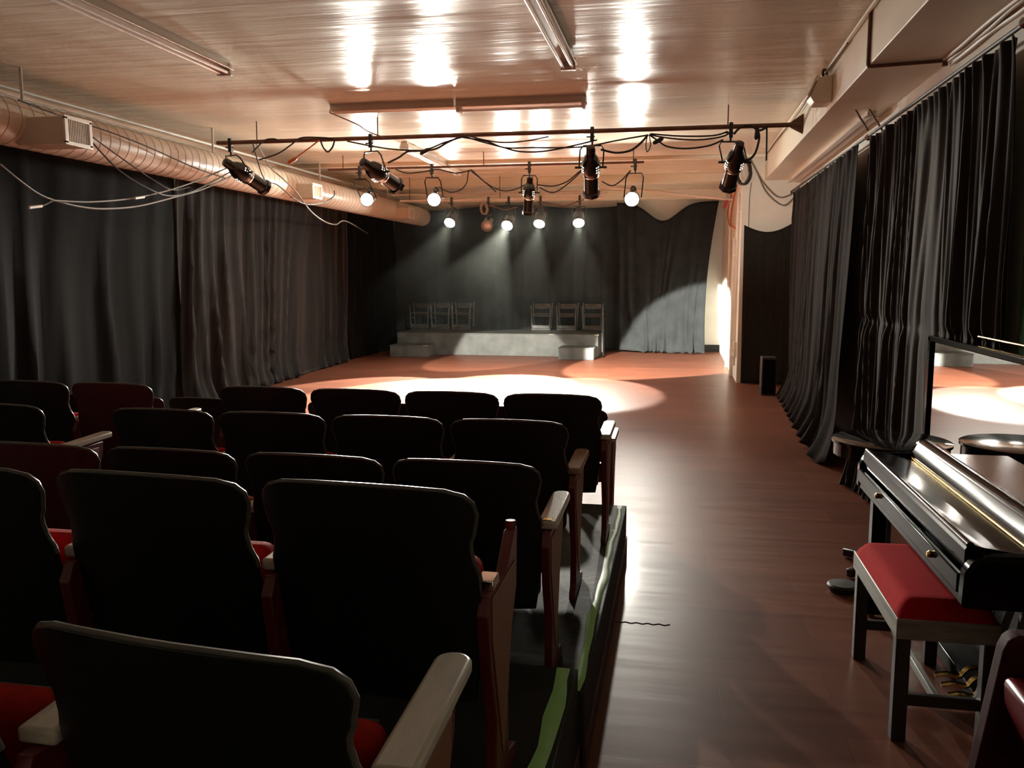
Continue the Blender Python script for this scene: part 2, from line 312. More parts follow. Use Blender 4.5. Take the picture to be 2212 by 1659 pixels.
def place_rows():
    cache = {}
    for ri, (words, y, z, e0, pitch, nr, nl, el, reds, turn, hf) in enumerate(ROWS):
        xs = (1, 1, 1, 1, 1.06, 1.1)[ri]                # the seats of the two rear rows are a little wider
        for i in range(nr + nl):
            lb = i >= nr; k = i - nr if lb else i
            x = (el if lb else e0) - pitch * (k + .5)
            left = (k == (nl if lb else nr) - 1); red = i in reds; arm = not (ri == 4 and i == 0); brown = ri == 2 and not lb
            key = (pitch, red, left, arm, brown, k == 0)
            if key not in cache: s = cache[key] = make_seat(pitch / xs - .002, red, left, True, arm, brown, k == 0)
            else: s = copy_tree(cache[key])
            if ri == 3 and k == 0 and not lb: MB().box((pitch / 2 - .018, .12, .6065), (pitch / 2 + .012, .15, .6095)).build('number_plate', M['brass'], s)
            s.location = (x, y, z)
            for ch in s.children:
                if ch.name.split('.')[0] in ('back_shell', 'edge_trim', 'back_cushion'): ch.rotation_euler = (0, 0, math.radians(turn))
            s.scale = (xs, 1, hf)
            look = '%s-backed seat' % ('dark red' if red else 'black')
            if ri == 4 and i == 0: look = 'black seat missing its armrest'
            s['label'] = ('%s, %s left of side gap, %s' if lb else '%s, %s from aisle, %s') % (look, ORD[k], words)
            s['group'] = 'theatre seats in rows'
place_rows()

# ================================================================ curtains
def curtain(name, label, top, bot, ztop, zbot, nf, a0, a1, seed, m, pool=0, nv=46, drift=.5, sharp=.8, edge=None, group=None, hook=0, dens=9, tie=None, f2a=.25):
    r = random.Random(seed); ph = [r.uniform(0, 6.28) for _ in range(8)]
    top = [Vector((*p, 0)) for p in top]; bot = [Vector((*p, 0)) for p in bot]
    d = (top[1] - top[0]); nrm = Vector((d.y, -d.x, 0)).normalized()
    zt = ztop if callable(ztop) else (lambda s: ztop)
    zb = zbot if callable(zbot) else (lambda s: zbot)
    nu = int(nf * dens)
    def fn(u, v):
        base = (top[0].lerp(top[1], u)).lerp(bot[0].lerp(bot[1], u), v)
        wv = .5 * math.sin(u * 7 + ph[0]) + .35 * math.sin(u * 17 + ph[1]) + drift * v * (math.sin(u * 5 + ph[2]) + .6 * math.sin(u * 13 + ph[3] + v * 2)) + .05 * math.sin(v * 9 + ph[4])
        q = nf * u + wv
        am = .55 + .45 * math.sin(u * nf * 1.7 + ph[5] + v * 1.5) * math.sin(u * 23 + ph[6])
        f = (1 - 2 * abs(math.sin(math.pi * q)) ** sharp)
        f2 = math.sin(2 * math.pi * (q * 2.3 + v)) * f2a
        a = a0 + (a1 - a0) * v
        off = a * am * (f + f2)
        if hook: off += hook * math.exp(-v * 22) * math.sin(u * nf * 9 + ph[1])
        if tie: off *= 1 - .75 * math.exp(-((v - tie) / .015) ** 2); off -= .01 * math.exp(-((v - tie) / .02) ** 2)
        z = zt(u) + (zb(u) - zt(u)) * v
        if pool and v > .82:
            k = (v - .82) / .18; off += pool * k * k * (1 + .5 * math.sin(q * 6.28 * .5 + ph[3])); z += .05 * k * abs(math.sin(q * 3.1 + ph[2])) * (1 if pool > .1 else .4)
        p = base + nrm * off
        if edge: p += edge(u, v)
        return Vector((p.x, p.y, max(z, .004)))
    mb = MB(); mb.grid(nu, nv, fn)
    o = mb.build(name, m, solid=.003)
    me = o.data
    for p in me.polygons: p.use_smooth = True
    for e in me.edges: e.use_edge_sharp = False
    return props(o, label, 'curtain', group)
LG = None
curtain('stage_curtain', 'black cloth curtain on the left wall, nearest the camera with wide loose folds', [(-6.66, 3.2), (-6.66, 10.8)], [(-6.36, 3.2), (-6.30, 10.05)], 3.2, .01, 11, .035, .085, 3, M['black_cloth'], .04, drift=.9)
curtain('stage_curtain', 'faded brown-black curtain on the left wall between the near drape and the stage', [(-6.64, 10.8), (-6.74, 17.2)], [(-6.30, 10.05), (-6.72, 17.1)], 3.2, .01, 16, .03, .11, 5, M['brown_velvet'], .09, drift=.9)
curtain('stage_curtain', 'dark curtain on the left wall in the far corner beside the stage platform', [(-6.76, 17.2), (-6.78, 20.3)], [(-6.74, 17.15), (-6.72, 20.2)], 3.2, .01, 10, .03, .05, 8, M['black_cloth'], .03)
curtain('backdrop_curtain', 'flat grey-black backdrop curtain behind the stage platform', [(-6.8, 20.45), (-1.35, 20.45)], [(-6.8, 20.42), (-1.35, 20.42)], lambda u: 3.36 - .05 * math.sin(u * 9) + (.06 * max(0, u - .75)), .01, 16, .015, .03, 11, M['blue_cloth'], 0, drift=.2)
curtain('backdrop_curtain', 'blue-black drape at the back right with sagging top corner and bunched hem', [(-1.42, 20.3), (.86, 20.3)], [(-1.36, 20.22), (.62, 19.75)],
        lambda u: 3.42 - .42 * math.exp(-((u - .46) / .20) ** 2) + (0 if u < .7 else .0), .012, 7, .03, .07, 13, M['blue_cloth'], .16, drift=1.2,
        edge=lambda u, v: Vector((-.10 * u * math.sin(v * 3.1), 0, 0)))
curtain('stage_curtain', 'dark brown velvet curtain on the right wall, far half beside the column', [(1.74, 14.35), (1.70, 9.15)], [(1.62, 13.2), (1.42, 8.2)], 3.03, .006, 22, .022, .055, 17, M['right_velvet'], .11, drift=.6, hook=.012, dens=10)
curtain('stage_curtain', 'narrow black cloth strip put in for the dark gap between the two right-hand curtains', [(1.83, 9.35), (1.82, 8.5)], [(1.70, 8.3), (1.68, 7.7)], 2.95, .006, 4, .015, .02, 19, M['black_cloth'])  # strip stands in for the darkness of the gap
curtain('stage_curtain', 'grey-black gathered curtain on the right wall hanging nearest the camera', [(1.72, 8.65), (1.70, 5.12)], [(1.47, 7.55), (1.74, 5.15)], 3.0, .006, 17, .03, .06, 23, M['black_velvet'], .05, drift=.6, hook=.02, dens=22, tie=.545, sharp=.75, f2a=.5)
curtain('green_curtain', 'dark green curtain hanging at the far right edge above the mirror', [(1.81, 5.09), (1.81, 2.0)], [(1.81, 5.09), (1.81, 2.0)], 3.1, .01, 9, .012, .02, 29, M['green_cloth'])
# black cloth hung on the column front
curtain('column_cloth', 'flat black cloth pinned across the front of the cream column', [(1.02, 14.52), (1.86, 14.52)], [(1.04, 14.50), (1.80, 14.50)], lambda u: 2.56 - .14 * math.sin(math.pi * min(1, u * 1.05)) + .06 * u, .015, 5, .004, .012, 31, M['black_velvet'], edge=lambda u, v: Vector((0, 0, 0)))

# rods and rails on the right
t = thing('curtain_rod', 'dark curtain rod under the soffit carrying the right-hand curtains', 'rod', (1.71, 9, 3.02))
MB().cyl((1.71, 4.95, 3.03), (1.72, 14.5, 3.07), .013).build('rod', M['cable'], t)
for yy in (5.0, 8.75): MB().lathe((1.71, yy, 3.032), (0, 1, 0), [(0, .012), (.02, .03), (.05, .02)]).build('finial', M['chrome'], t)
for yy in (5.03, 8.8, 14.4): MB().box((1.70, yy - .012, 3.03), (1.86, yy + .012, 3.05)).build('bracket', M['cable'], t)

# mirror
mx = 1.60
t = thing('wall_mirror', 'large black-framed mirror on the right reflecting the lit floor and stage', 'mirror', (mx, 4.2, 0))
MB().box((mx + .005, 1.9, .03), (mx + .02, 5.93, 1.355)).build('mirror_glass', M['mirror'], t, smooth=False)
MB().box((mx - .012, 5.915, .0), (mx + .03, 5.965, 1.365)).build('side_rail', M['piano'], t, bevel=.004)
MB().box((mx - .012, 1.9, 1.335), (mx + .03, 5.965, 1.372)).build('top_rail', M['piano'], t, bevel=.006)
MB().box((mx - .01, 1.9, 0), (mx + .03, 5.965, .03)).build('bottom_rail', M['piano'], t, bevel=.004)
MB().box((mx + .02, 1.9, .03), (mx + .028, 5.95, 1.36)).build('backing_board', M['dark'], t)
MB().cyl((1.69, 1.9, 1.405), (1.69, 5.33, 1.407), .008).build('brass_rail', M['brass'], props(thing('ballet_rail', 'thin brass rail running behind the top of the mirror', 'rail', (1.69, 3.6, 1.40))))

# ================================================================ overhead duct
du = thing('air_duct', 'long round cream spiral air duct hung along the left wall', 'duct', (-6.0, 11, 2.9))
DX, DZ, DR = -6.0, 3.135, .215
MB().lathe((DX, 2.0, DZ), (0, 1, 0), [(0, DR)] + [(k * .5, DR) for k in range(1, 36)] + [(18.1, DR * .98), (18.16, DR * .9), (18.19, DR * .7)], 40).build('duct_tube', M['duct'], du)
def ribs(y0, y1, step):
    mb = MB(); y = y0; n = 40; pts = []
    while y < y1:
        pts.append(y); y += step
    for yy in pts:
        mb.tube([(DX + (DR + .002) * math.cos(2 * math.pi * k / n), yy + step * k / n, DZ + (DR + .002) * math.sin(2 * math.pi * k / n)) for k in range(n + 1)], .0017, 5)
    return mb
ribs(2.2, 20, .155).build('spiral_seam', M['seam'], du)
for yc, hh, dpt, nm in ((7.22, .115, .62, 'a'), (12.85, .10, .42, 'b'), (17.7, .10, .42, 'c')):
    x1 = -5.40 if yc < 8 else -5.52
    b = MB().box((DX + .1, yc - .17, 3.04 - hh), (x1, yc + .17, 3.05 + hh)).build('outlet_box', M['duct'], du, bevel=.006)
    fr = MB()
    for lo, hi in (((yc - .185, 3.045 - hh - .015), (yc + .185, 3.045 - hh + .02)), ((yc - .185, 3.045 + hh - .02), (yc + .185, 3.045 + hh + .015)), ((yc - .185, 3.045 - hh), (yc - .145, 3.045 + hh)), ((yc + .145, 3.045 - hh), (yc + .185, 3.045 + hh))):
        fr.box((x1 - .005, lo[0], lo[1]), (x1 + .015, hi[0], hi[1]))
    g = fr.build('outlet_frame', M['grille'], b, bevel=.003)
    MB().box((x1 - .002, yc - .146, 3.045 - hh + .018), (x1 + .002, yc + .146, 3.045 + hh - .018)).build('outlet_recess', M['dark'], b)
    gr = MB()
    for k in range(13): yy = yc - .135 + k * .0225; gr.box((x1 + .002, yy - .004, 3.045 - hh + .02), (x1 + .010, yy + .004, 3.045 + hh - .02))
    gr.build('outlet_louvres', M['duct'], b)
for yy in (4.2, 7.28, 10.65, 14.1, 17.6):
    r_ = MB().cyl((DX, yy, DZ + DR - .01), (DX, yy, ZC), .014).build('hanger_rod', M['white_metal'], du)
# conduits in the recess above the duct
for k, (x, z, rr, lab) in enumerate(((-6.28, 3.52, .020, 'white conduit along the left wall, nearest the ceiling over the duct'), (-6.45, 3.48, .016, 'white conduit along the left wall, middle of three behind the duct'), (-6.66, 3.45, .016, 'white conduit along the left wall, lowest of three behind the duct'))):
    props(MB().cyl((x, 1.5, z), (x, 20.2, z), rr).build('conduit', M['white_pipe']), lab, 'conduit', 'conduits above the duct')
for k, yy in enumerate((8.1, 9.2, 10.2, 11.9, 13.6)):
    t = MB().box((-6.9, yy - .015, 3.36), (-6.25, yy + .015, 3.39))
    props(t.build('conduit_hanger', M['white_metal']), '%s steel angle hanger from the camera, above the duct on the left' % ORD[k], 'hanger', 'hangers above the duct')

# ================================================================ fluorescent fittings
def fluorescent(label, a, b, twin=True, tubes=True, tall=.09, wd=.16, group='fluorescent battens'):
    a, b = Vector(a), Vector(b); c = (a + b) / 2; t = thing('fluorescent_light', label, 'light', c, group)
    d = (b - a).normalized(); s = Vector((d.y, -d.x, 0)); z = Vector((0, 0, 1))
    def prof(pts, p, q): return MB().prism([p + s * u + z * v for u, v in pts], q - p)
    prof([(-wd * .28, 0), (wd * .28, 0), (wd * .28, -tall * .55), (wd * .5, -tall * .9), (wd * .46, -tall * .95), (0, -tall * .7), (-wd * .46, -tall * .95), (-wd * .5, -tall * .9), (-wd * .28, -tall * .55)], a, b).build('batten', M['white_metal'], t, smooth=False)
    if tubes:
        for u in ((-.038, .038) if twin else (0.,)):
            o = s * u - z * (tall + .02)
            tb = MB().cyl(a + o + d * .03, b + o - d * .03, .0155).build('tube', M['tube'], t)
        for p in (a, b):
            q = p + d * (.03 if p == a else -.03)
            MB().box(q + Vector((-.02, -.02, -tall - .045)) - Vector((abs(s.x), abs(s.y), 0)) * .045, q + Vector((.02, .02, -.03)) + Vector((abs(s.x), abs(s.y), 0)) * .045).build('lamp_holder', M['white_metal'], t, bevel=.004)
    return t
fluorescent('switched-off twin-tube fluorescent fitting at the upper left of the ceiling', (-4.02, 3.6, ZC), (-4.02, 7.42, ZC))
fluorescent('switched-off twin-tube fluorescent fitting at the top centre of the ceiling', (-.98, 4.2, ZC), (-.98, 7.78, ZC), wd=.15)
fluorescent('crosswise fluorescent batten without a tube, left one above the front pipe', (-3.88, 9.5, ZC), (-2.45, 9.5, ZC), tubes=False)
fluorescent('crosswise single-tube fluorescent batten, right one above the front pipe', (-2.43, 9.5, ZC), (-1.0, 9.5, ZC), twin=False)
fluorescent('far fluorescent fitting pointing towards the stage, left of the lamps', (-3.9, 12.2, ZC), (-3.9, 15.3, ZC))
fluorescent('long batten mounted under the soffit above the right-hand curtains', (1.72, 8.7, 3.26), (1.72, 14.4, 3.26), tubes=False, tall=.07, wd=.14)

t = thing('ceiling_vent', 'tiny white framed vent on the ceiling behind the middle pipe', 'vent', (-4.05, 14.05, 3.64))
MB().box((-4.15, 13.95, 3.625), (-3.95, 14.15, 3.656)).build('frame', M['grille'], t, bevel=.004); MB().box((-4.12, 13.98, 3.62), (-3.98, 14.12, 3.63)).build('opening', M['dark'], t)
_c = [at(1327 + 12 * k, 1342 + .75 * k + (1.8 if k % 2 else -.6), Z=.0012) for k in range(11)]
props(MB().tube(_c, .0022, 5).build('floor_crack', M['dark']), 'thin dark crack across the floor tiles beside the riser', 'crack')

# ================================================================ lighting pipes
def pipe(label, a, b, r, m, drops=(), name='lighting_pipe', flange=None):
    t = thing(name, label, 'pipe', (Vector(a) + Vector(b)) / 2, 'lighting pipes')
    MB().cyl(a, b, r).build('tube', m, t)
    for x in drops:
        zz = a[2] + (b[2] - a[2]) * (x - a[0]) / (b[0] - a[0])
        MB().cyl((x, a[1], zz), (x, a[1], ZC), .007).build('hanger_rod', M['pipe'], t)
    if flange:
        MB().prism([(flange, a[1], b[2] - .1), (flange, a[1], b[2] + .12), (flange - .13, a[1], b[2] + .03), (flange - .13, a[1], b[2] - .03)], (0, .03, 0)).build('wall_bracket', M['pipe'], t)
    return t
Y1, Z1 = 10.3, 3.41
Y2, Z2 = 13.4, 3.44
Y3, Z3 = 16.6, 3.21
pipe('rusty brown front lighting pipe wrapped in cables, running to the soffit', (-5.74, Y1, Z1), (1.31, Y1, Z1 + .005), .026, M['pipe'], (-3.62, .51, -5.2), flange=1.32)
pipe('thinner middle lighting pipe hung behind the front pipe', (-5.55, Y2, Z2), (-.54, Y2, Z2), .018, M['pipe'], (-5.3, -3.0, -.7))
pipe('pale rear lighting pipe carrying the lamps in front of the backdrop', (-5.4, Y3, Z3), (-1.4, Y3, Z3), .020, M['white_pipe'], (-5.2, -3.4, -1.6))
props(MB().cyl((-5.6, 16.75, 3.34), (-1.35, 16.75, 3.30), .017).build('conduit', M['white_pipe']), 'white conduit just above the rear lighting pipe', 'conduit')
props(MB().cyl((-1.5, 16.7, 3.43), (.98, 16.7, 3.14), .028).build('pole', M['white_pipe']), 'white sloping pole from the rear pipe to the column on the right', 'pole')
props(MB().cyl((-6.0, 18.2, 3.48), (.98, 18.2, 3.48), .02).build('conduit', M['white_pipe']), 'white ceiling conduit nearest the backdrop', 'conduit')

# ================================================================ lanterns
def hook_clamp(t, c, m=None):
    mb = MB(); mb.box(c + Vector((-.022, -.035, -.12)), c + Vector((.022, .035, .05))); mb.cyl(c + Vector((0, 0, -.17)), c + Vector((0, 0, -.1)), .012)
    mb.cyl(c + Vector((-.07, 0, -.06)), c + Vector((.03, 0, -.06)), .009)
    return mb.build('clamp', M['lantern'], t, bevel=.006)
def yoke(t, c, piv, side, wd):
    top = c + Vector((0, 0, -.16)); up = (top - piv).normalized(); s = side.normalized()
    h = (top - piv).length
    pts = [piv - s * wd, piv - s * wd + up * (h * .8), piv - s * (wd * .75) + up * h, piv + s * (wd * .75) + up * h, piv + s * wd + up * (h * .8), piv + s * wd]
    return MB().tube(pts, .010, 6).build('yoke', M['lantern'], t)
def beam(t, p, d, energy, cone, blend, col=LAMP, r=.05):
    l = D.lights.new('spot_beam', 'SPOT'); l.energy = energy; l.spot_size = cone; l.spot_blend = blend; l.color = col; l.shadow_soft_size = r
    o = D.objects.new('spot_beam', l); COL.objects.link(o); o.parent = t; o.location = p - ORG[t]
    o.rotation_euler = d.to_track_quat('-Z', 'Y').to_euler(); return o
def profile_lantern(label, c, piv, target, energy, cone, blend=.12, k=1.0, lit=True, beamd=None, column_fill=0):
    c, piv = Vector(c), Vector(piv); d = (Vector(target) - piv).normalized(); t = thing('profile_spotlight', label, 'spotlight', c, 'profile spotlights')
    side = d.cross(Vector((0, 0, 1))).normalized()
    hook_clamp(t, c); yoke(t, c, piv, side, .15 * k)
    MB().lathe(piv, d, [(-.30 * k, .035 * k), (-.29 * k, .055 * k), (-.24 * k, .062 * k), (-.20 * k, .06 * k), (-.17 * k, .072 * k)]).build('lamp_cap', M['lantern'], t)
    b = MB().lathe(piv, d, [(-.175 * k, .07 * k), (-.14 * k, .092 * k), (-.08 * k, .114 * k), (-.01 * k, .122 * k), (.05 * k, .118 * k), (.085 * k, .10 * k)], 28).build('reflector_housing', M['lantern'], t)
    br = MB().lathe(piv, d, [(.08 * k, .092 * k), (.36 * k, .092 * k)], 28).build('lens_barrel', M['lantern'], t)
    MB().lathe(piv, d, [(.086 * k, .098 * k), (.105 * k, .104 * k), (.12 * k, .098 * k)], 28).build('trim_ring', M['chrome'], br)
    MB().lathe(piv, d, [(.345 * k, .098 * k), (.36 * k, .115 * k), (.41 * k, .115 * k), (.41 * k, .105 * k)], 8).build('gel_frame', M['lantern'], t)
    MB().cyl(piv - side * (.20 * k), piv - side * (.12 * k), .014).build('tilt_knob', M['lantern'], t); MB().cyl(piv + side * (.12 * k), piv + side * (.20 * k), .014).build('tilt_knob', M['lantern'], t)
    x = d.orthogonal().normalized(); y = d.cross(x); v = MB(); ref = (Vector((0, -1, 0)) - d * Vector((0, -1, 0)).dot(d)).normalized(); rs = d.cross(ref)
    for az in (-52, 52, 150, 210):
        v = MB()
        for i in (-1, 1):
            for j in (0, 1, 2):
                A = math.radians(az + i * 8); tt = (-.045 + .035 * j) * k; rad = (.1205 if j else .118) * k
                n = ref * math.cos(A) + rs * math.sin(A); tg = d.cross(n); q = piv + d * tt + n * rad
                v.bar(q - tg * .0085 * k, q + tg * .0085 * k, .014 * k, .006, d)
        v.build('vent_slots', M['vent'] if lit else M['dark'], b)
    MB().lathe(piv, d, [(.355 * k, .0), (.356 * k, .088 * k)], 24).build('lens', M['glass'], br)
    if energy: beam(t, piv + d * (.43 * k), (Vector(beamd) - piv).normalized() if beamd else d, energy, cone, blend)
    if column_fill: beam(t, piv + d * (.43 * k), (Vector((1.3, 14.6, 3.3)) - piv).normalized(), column_fill, R(46), 1.0, r=.08)  # added soft spot without a lantern of its own, brightens the column front
    return t
def fresnel(label, c, lens, target, energy, cone, r=.095, lit=True, blend=.25):
    c, lens = Vector(c), Vector(lens); d = (Vector(target) - lens).normalized(); t = thing('fresnel_spotlight', label, 'spotlight', c, 'fresnel spotlights facing the seats')
    side = d.cross(Vector((0, 0, 1))).normalized(); piv = lens - d * .13
    hook_clamp(t, c); yoke(t, c, piv, side, r + .03)
    b = MB().lathe(lens, d, [(-.27, r * .5), (-.26, r * .8), (-.22, r * 1.0), (-.03, r * 1.08), (.0, r * 1.16), (.025, r * 1.16), (.025, r * 1.02), (-.004, r * 1.0)], 28).build('housing', M['lantern'], t)
    MB().lathe(lens, d, [(-.004, r), (.008, r * .8), (.014, r * .4), (.015, 0.001)], 28).build('lens', M['lens'] if lit else M['glass'], t)
    MB().lathe(piv - d * .1 + Vector((0, 0, r * .8)), (0, 0, 1), [(0, r * .5), (.05, r * .5), (.08, r * .3)], 16).build('vent_cap', M['lantern'], b)
    v = MB()
    for s_ in (-1, 1): q = piv + Vector((0, 0, r * .85)) + side * (s_ * .03) - d * .0; v.lathe(q, Vector((0, -.5, 1)), [(0, .012), (.012, .012)], 10)
    v.build('vent_slots', M['vent'] if lit else M['dark'], b)
    if lit: beam(t, lens + d * .05, d, energy, cone, blend, r=r * .6)
    return t
R = math.radians
profile_lantern('leftmost profile spotlight on the front pipe, hanging before the duct', (-5.56, Y1, Z1), (-5.40, Y1 - .03, 3.03), (-3.4, 14.6, .9), 680, R(18), beamd=(-3.9, 17.55, 0.05), k=.95)
profile_lantern('profile spotlight second from left on the front pipe, tilted to the right', (-3.71, Y1, Z1), (-3.62, Y1 - .03, 3.0), (-1.5, 15.0, 1.0), 2350, R(26), beamd=(.02, 17.9, 0), k=.95)
profile_lantern('profile spotlight third from left on the front pipe, pointing straight down', (-1.015, Y1, Z1), (-1.025, Y1 - .03, 3.0), (-1.15, 12.4, .4), 110, R(26), beamd=(-4.2, 17.9, -.1), k=.92)
profile_lantern('rightmost profile spotlight on the front pipe, beside the cream column', (.545, Y1, Z1), (.595, Y1 - .03, 3.02), (.15, 12.6, .9), 140, R(24), beamd=(-2.6, 17.6, -.3), k=.92, column_fill=25)
profile_lantern('small unlit profile spotlight at the centre of the middle pipe', (-2.28, Y2, Z2), (-2.28, Y2 - .02, 3.02), (-2.6, 14.4, .3), 0, R(20), k=.82)
fresnel('lit spotlight at the left end of the middle pipe, in front of the duct', (-5.02, Y2, Z2), at(793, 431, Y=13.3), (-3.4, 1.5, 0), 400, R(56), blend=1)
fresnel('lit spotlight on the middle pipe right of the leftmost glare', (-3.83, Y2, Z2), at(938, 431, Y=13.3), (-2.3, 1.5, 0), 360, R(56), blend=1)
fresnel('lit spotlight at the right end of the middle pipe', (-.67, Y2, Z2), at(1365, 430, Y=13.3), (-1.0, 1.5, 0), 105, R(56), r=.10, blend=1)
for i, (px, py, tx, ty, e, cone, lab) in enumerate((
        (972, 480, -4.7, 12.8, 650, 34, 'lit spotlight on the rear pipe, nearest the duct end'),
        (1096, 486, -3.7, 12.6, 2100, 36, 'lit spotlight on the rear pipe, right of the unlit lamp'),
        (1165, 482, -2.7, 13.9, 1300, 36, 'lit spotlight on the rear pipe, under the small unlit profile lamp'),
        (1250, 480, -1.5, 13.5, 520, 34, 'lit spotlight on the rear pipe, rightmost of its row'))):
    L = at(px, py, Y=16.45); fresnel(lab, (L.x, Y3, Z3), L, (tx, ty, 0), e, R(cone), r=.10, blend=.15)
L = at(1052, 487, Y=16.45); fresnel('unlit spotlight on the rear pipe between two lit ones', (L.x, Y3, Z3), L, (-3.4, 10, 0), 0, R(30), lit=False)

# ================================================================ column: conduits, coil, hanging cables
for k, (yy, rr, z0, z1, lab) in enumerate(((14.95, .022, .25, 3.1, 'white conduit down the lit side of the column, nearest the seats'), (15.7, .03, .0, 2.4, 'white conduit down the lit side of the column, second from the seats'), (17.2, .025, .0, 3.3, 'white conduit down the lit side of the column, furthest back'))):
    t = thing('conduit', lab, 'conduit', (.95, yy, z0), 'conduits down the column')
    MB().cyl((.95, yy, z0), (.95, yy, z1), rr).build('tube', M['white_pipe'], t)
    for zz in (z0 + .35, (z0 + z1) / 2, z1 - .3): MB().box((.935, yy - rr - .02, zz - .015), (.982, yy + rr + .02, zz + .015)).build('clip', M['white_metal'], t, bevel=.003)
t = thing('junction_box', 'cream wall box with a round switch on the lit column side near the floor', 'box', (.96, 14.9, .42))
MB().box((.93, 14.75, .42), (.98, 15.02, .66)).build('box_body', M['white_metal'], t, bevel=.006)
MB().cyl((.93, 14.88, .54), (.915, 14.88, .54), .04).build('knob', M['grille'], t)
def cable(label, pts, r=.010, m='cable', n=8, name='cable', cat='cable', group=None, ends=None):
    o = props(MB().tube(smoothpath(pts, n), r, 6).build(name, M[m]), label, cat, group)
    return o
def ring(c, nx, ny, a, b, turns=3, seed=0):
    r = random.Random(seed); pts = []
    for k in range(turns * 16 + 1):
        th = 2 * math.pi * k / 16; j = 1 + .06 * math.sin(k * .37 + seed)
        pts.append(Vector(c) + Vector(nx) * (a * j * math.cos(th)) + Vector(ny) * (b * j * math.sin(th)) + Vector((.012 * (k / 16 - turns / 2), .012 * (k / 16 - turns / 2), 0)))
    return pts
cable('coil of black cable hung on the corner of the column near the ceiling', ring(at(1606, 372, Y=14.5), (1, 0, 0), (0, 0, 1), .10, .20, 4, 1), .018, name='cable_coil', n=2)
cable('grey-white cable ring hung inside the black coil on the column', ring(at(1606, 372, Y=14.46), (1, 0, 0), (0, 0, 1), .05, .13, 3, 2), .014, 'white_pipe', name='cable_coil', n=2)
def pc(lst, **k): return [at(x, y, **k) for x, y in lst]
G1, G2, G3, G4 = 'cables on the front pipe', 'cables on the middle pipe', 'cables hanging along the left wall', 'cables at the column'
cable('orange cable running down the lit side of the column', pc([(1590, 290), (1592, 340), (1590, 400), (1581, 450), (1578, 480), (1586, 492)], X=.94), .014, 'orange', group=G4)
cable('second orange cable looping lower on the column side', pc([(1583, 395), (1578, 430), (1572, 460), (1576, 485), (1590, 492)], X=.93), .013, 'orange', group=G4)
cable('upper of two slack cables swagged across the column front', pc([(1610, 325), (1632, 366), (1650, 396), (1680, 425), (1708, 420), (1728, 404)], Y=14.5), .010, 'grey_cable', group=G4)
cable('lower of two slack cables swagged across the column front', pc([(1612, 328), (1634, 370), (1656, 416), (1690, 443), (1712, 430), (1728, 408)], Y=14.48), .010, 'grey_cable', group=G4)
cable('thin vertical cable down the left edge of the column front', pc([(1623, 395), (1619, 430), (1617, 495)], Y=14.58), .006, 'grey_cable', group=G4)
props(MB().cyl((.85, 16.66, 3.13), (.80, 16.66, 2.99), .025).build('cable_plug', M['red']), 'red cable plug hanging beside the column top', 'plug')
LW = dict(X=-5.66)
cable('long grey cable in a deep swag from the left edge under the duct', pc([(0, 355), (40, 388), (80, 417), (115, 432), (170, 446), (225, 451), (300, 445), (380, 425), (440, 408), (500, 380)], **LW), .009, 'grey_cable', group=G3)
cable('grey cable with white connector, running almost level under the duct', pc([(115, 433), (200, 436), (300, 426), (400, 400), (497, 360)], X=-5.62), .008, 'grey_cable', group=G3)
cable('dark cable dropping from the near duct outlet into a swag', pc([(195, 303), (260, 370), (330, 412), (370, 423), (420, 412), (500, 370)], X=-5.58), .008, 'cable', group=G3)
cable('second dark cable dropping from the near duct outlet', pc([(197, 294), (270, 347), (330, 388), (372, 410), (410, 404)], X=-5.56), .007, 'cable', group=G3)
cable('thin dark cable crossing the top of the duct diagonally', pc([(40, 216), (125, 248), (250, 290), (330, 322), (420, 362), (490, 386)], X=-5.70), .008, 'cable', group=G3)
cable('grey cable looping below the duct behind the leftmost profile lamp', [at(552, 306, Y=10.3)] + pc([(585, 362), (610, 385), (640, 415), (670, 455), (700, 478), (725, 485)], X=-5.45) + [at(748, 478, X=-5.8), at(795, 505, X=-6.62)], .010, 'grey_cable', group=G3)
cable('dark cable looping over the duct to the middle outlet', [at(545, 306, Y=10.3)] + pc([(570, 385), (600, 400), (650, 438), (690, 440), (720, 425)], X=-5.42) + [at(722, 412, X=-5.56)], .009, 'cable', group=G3)
for (x, y), lab in (((301, 427), 'white cable connector on the level cable under the duct'), ((76, 447), 'white cable connector hanging at the far left below the swag')):
    c = at(x, y, X=-5.60); props(MB().cyl(c - Vector((0, .08, .012)), c + Vector((0, .08, .014)), .014).build('cable_connector', M['grille']), lab, 'connector')
cable('short cable tail leading to the far left connector', pc([(115, 433), (95, 443), (78, 447)], X=-5.61), .006, 'grey_cable', group=G3)
P1 = dict(Y=Y1 - .04)
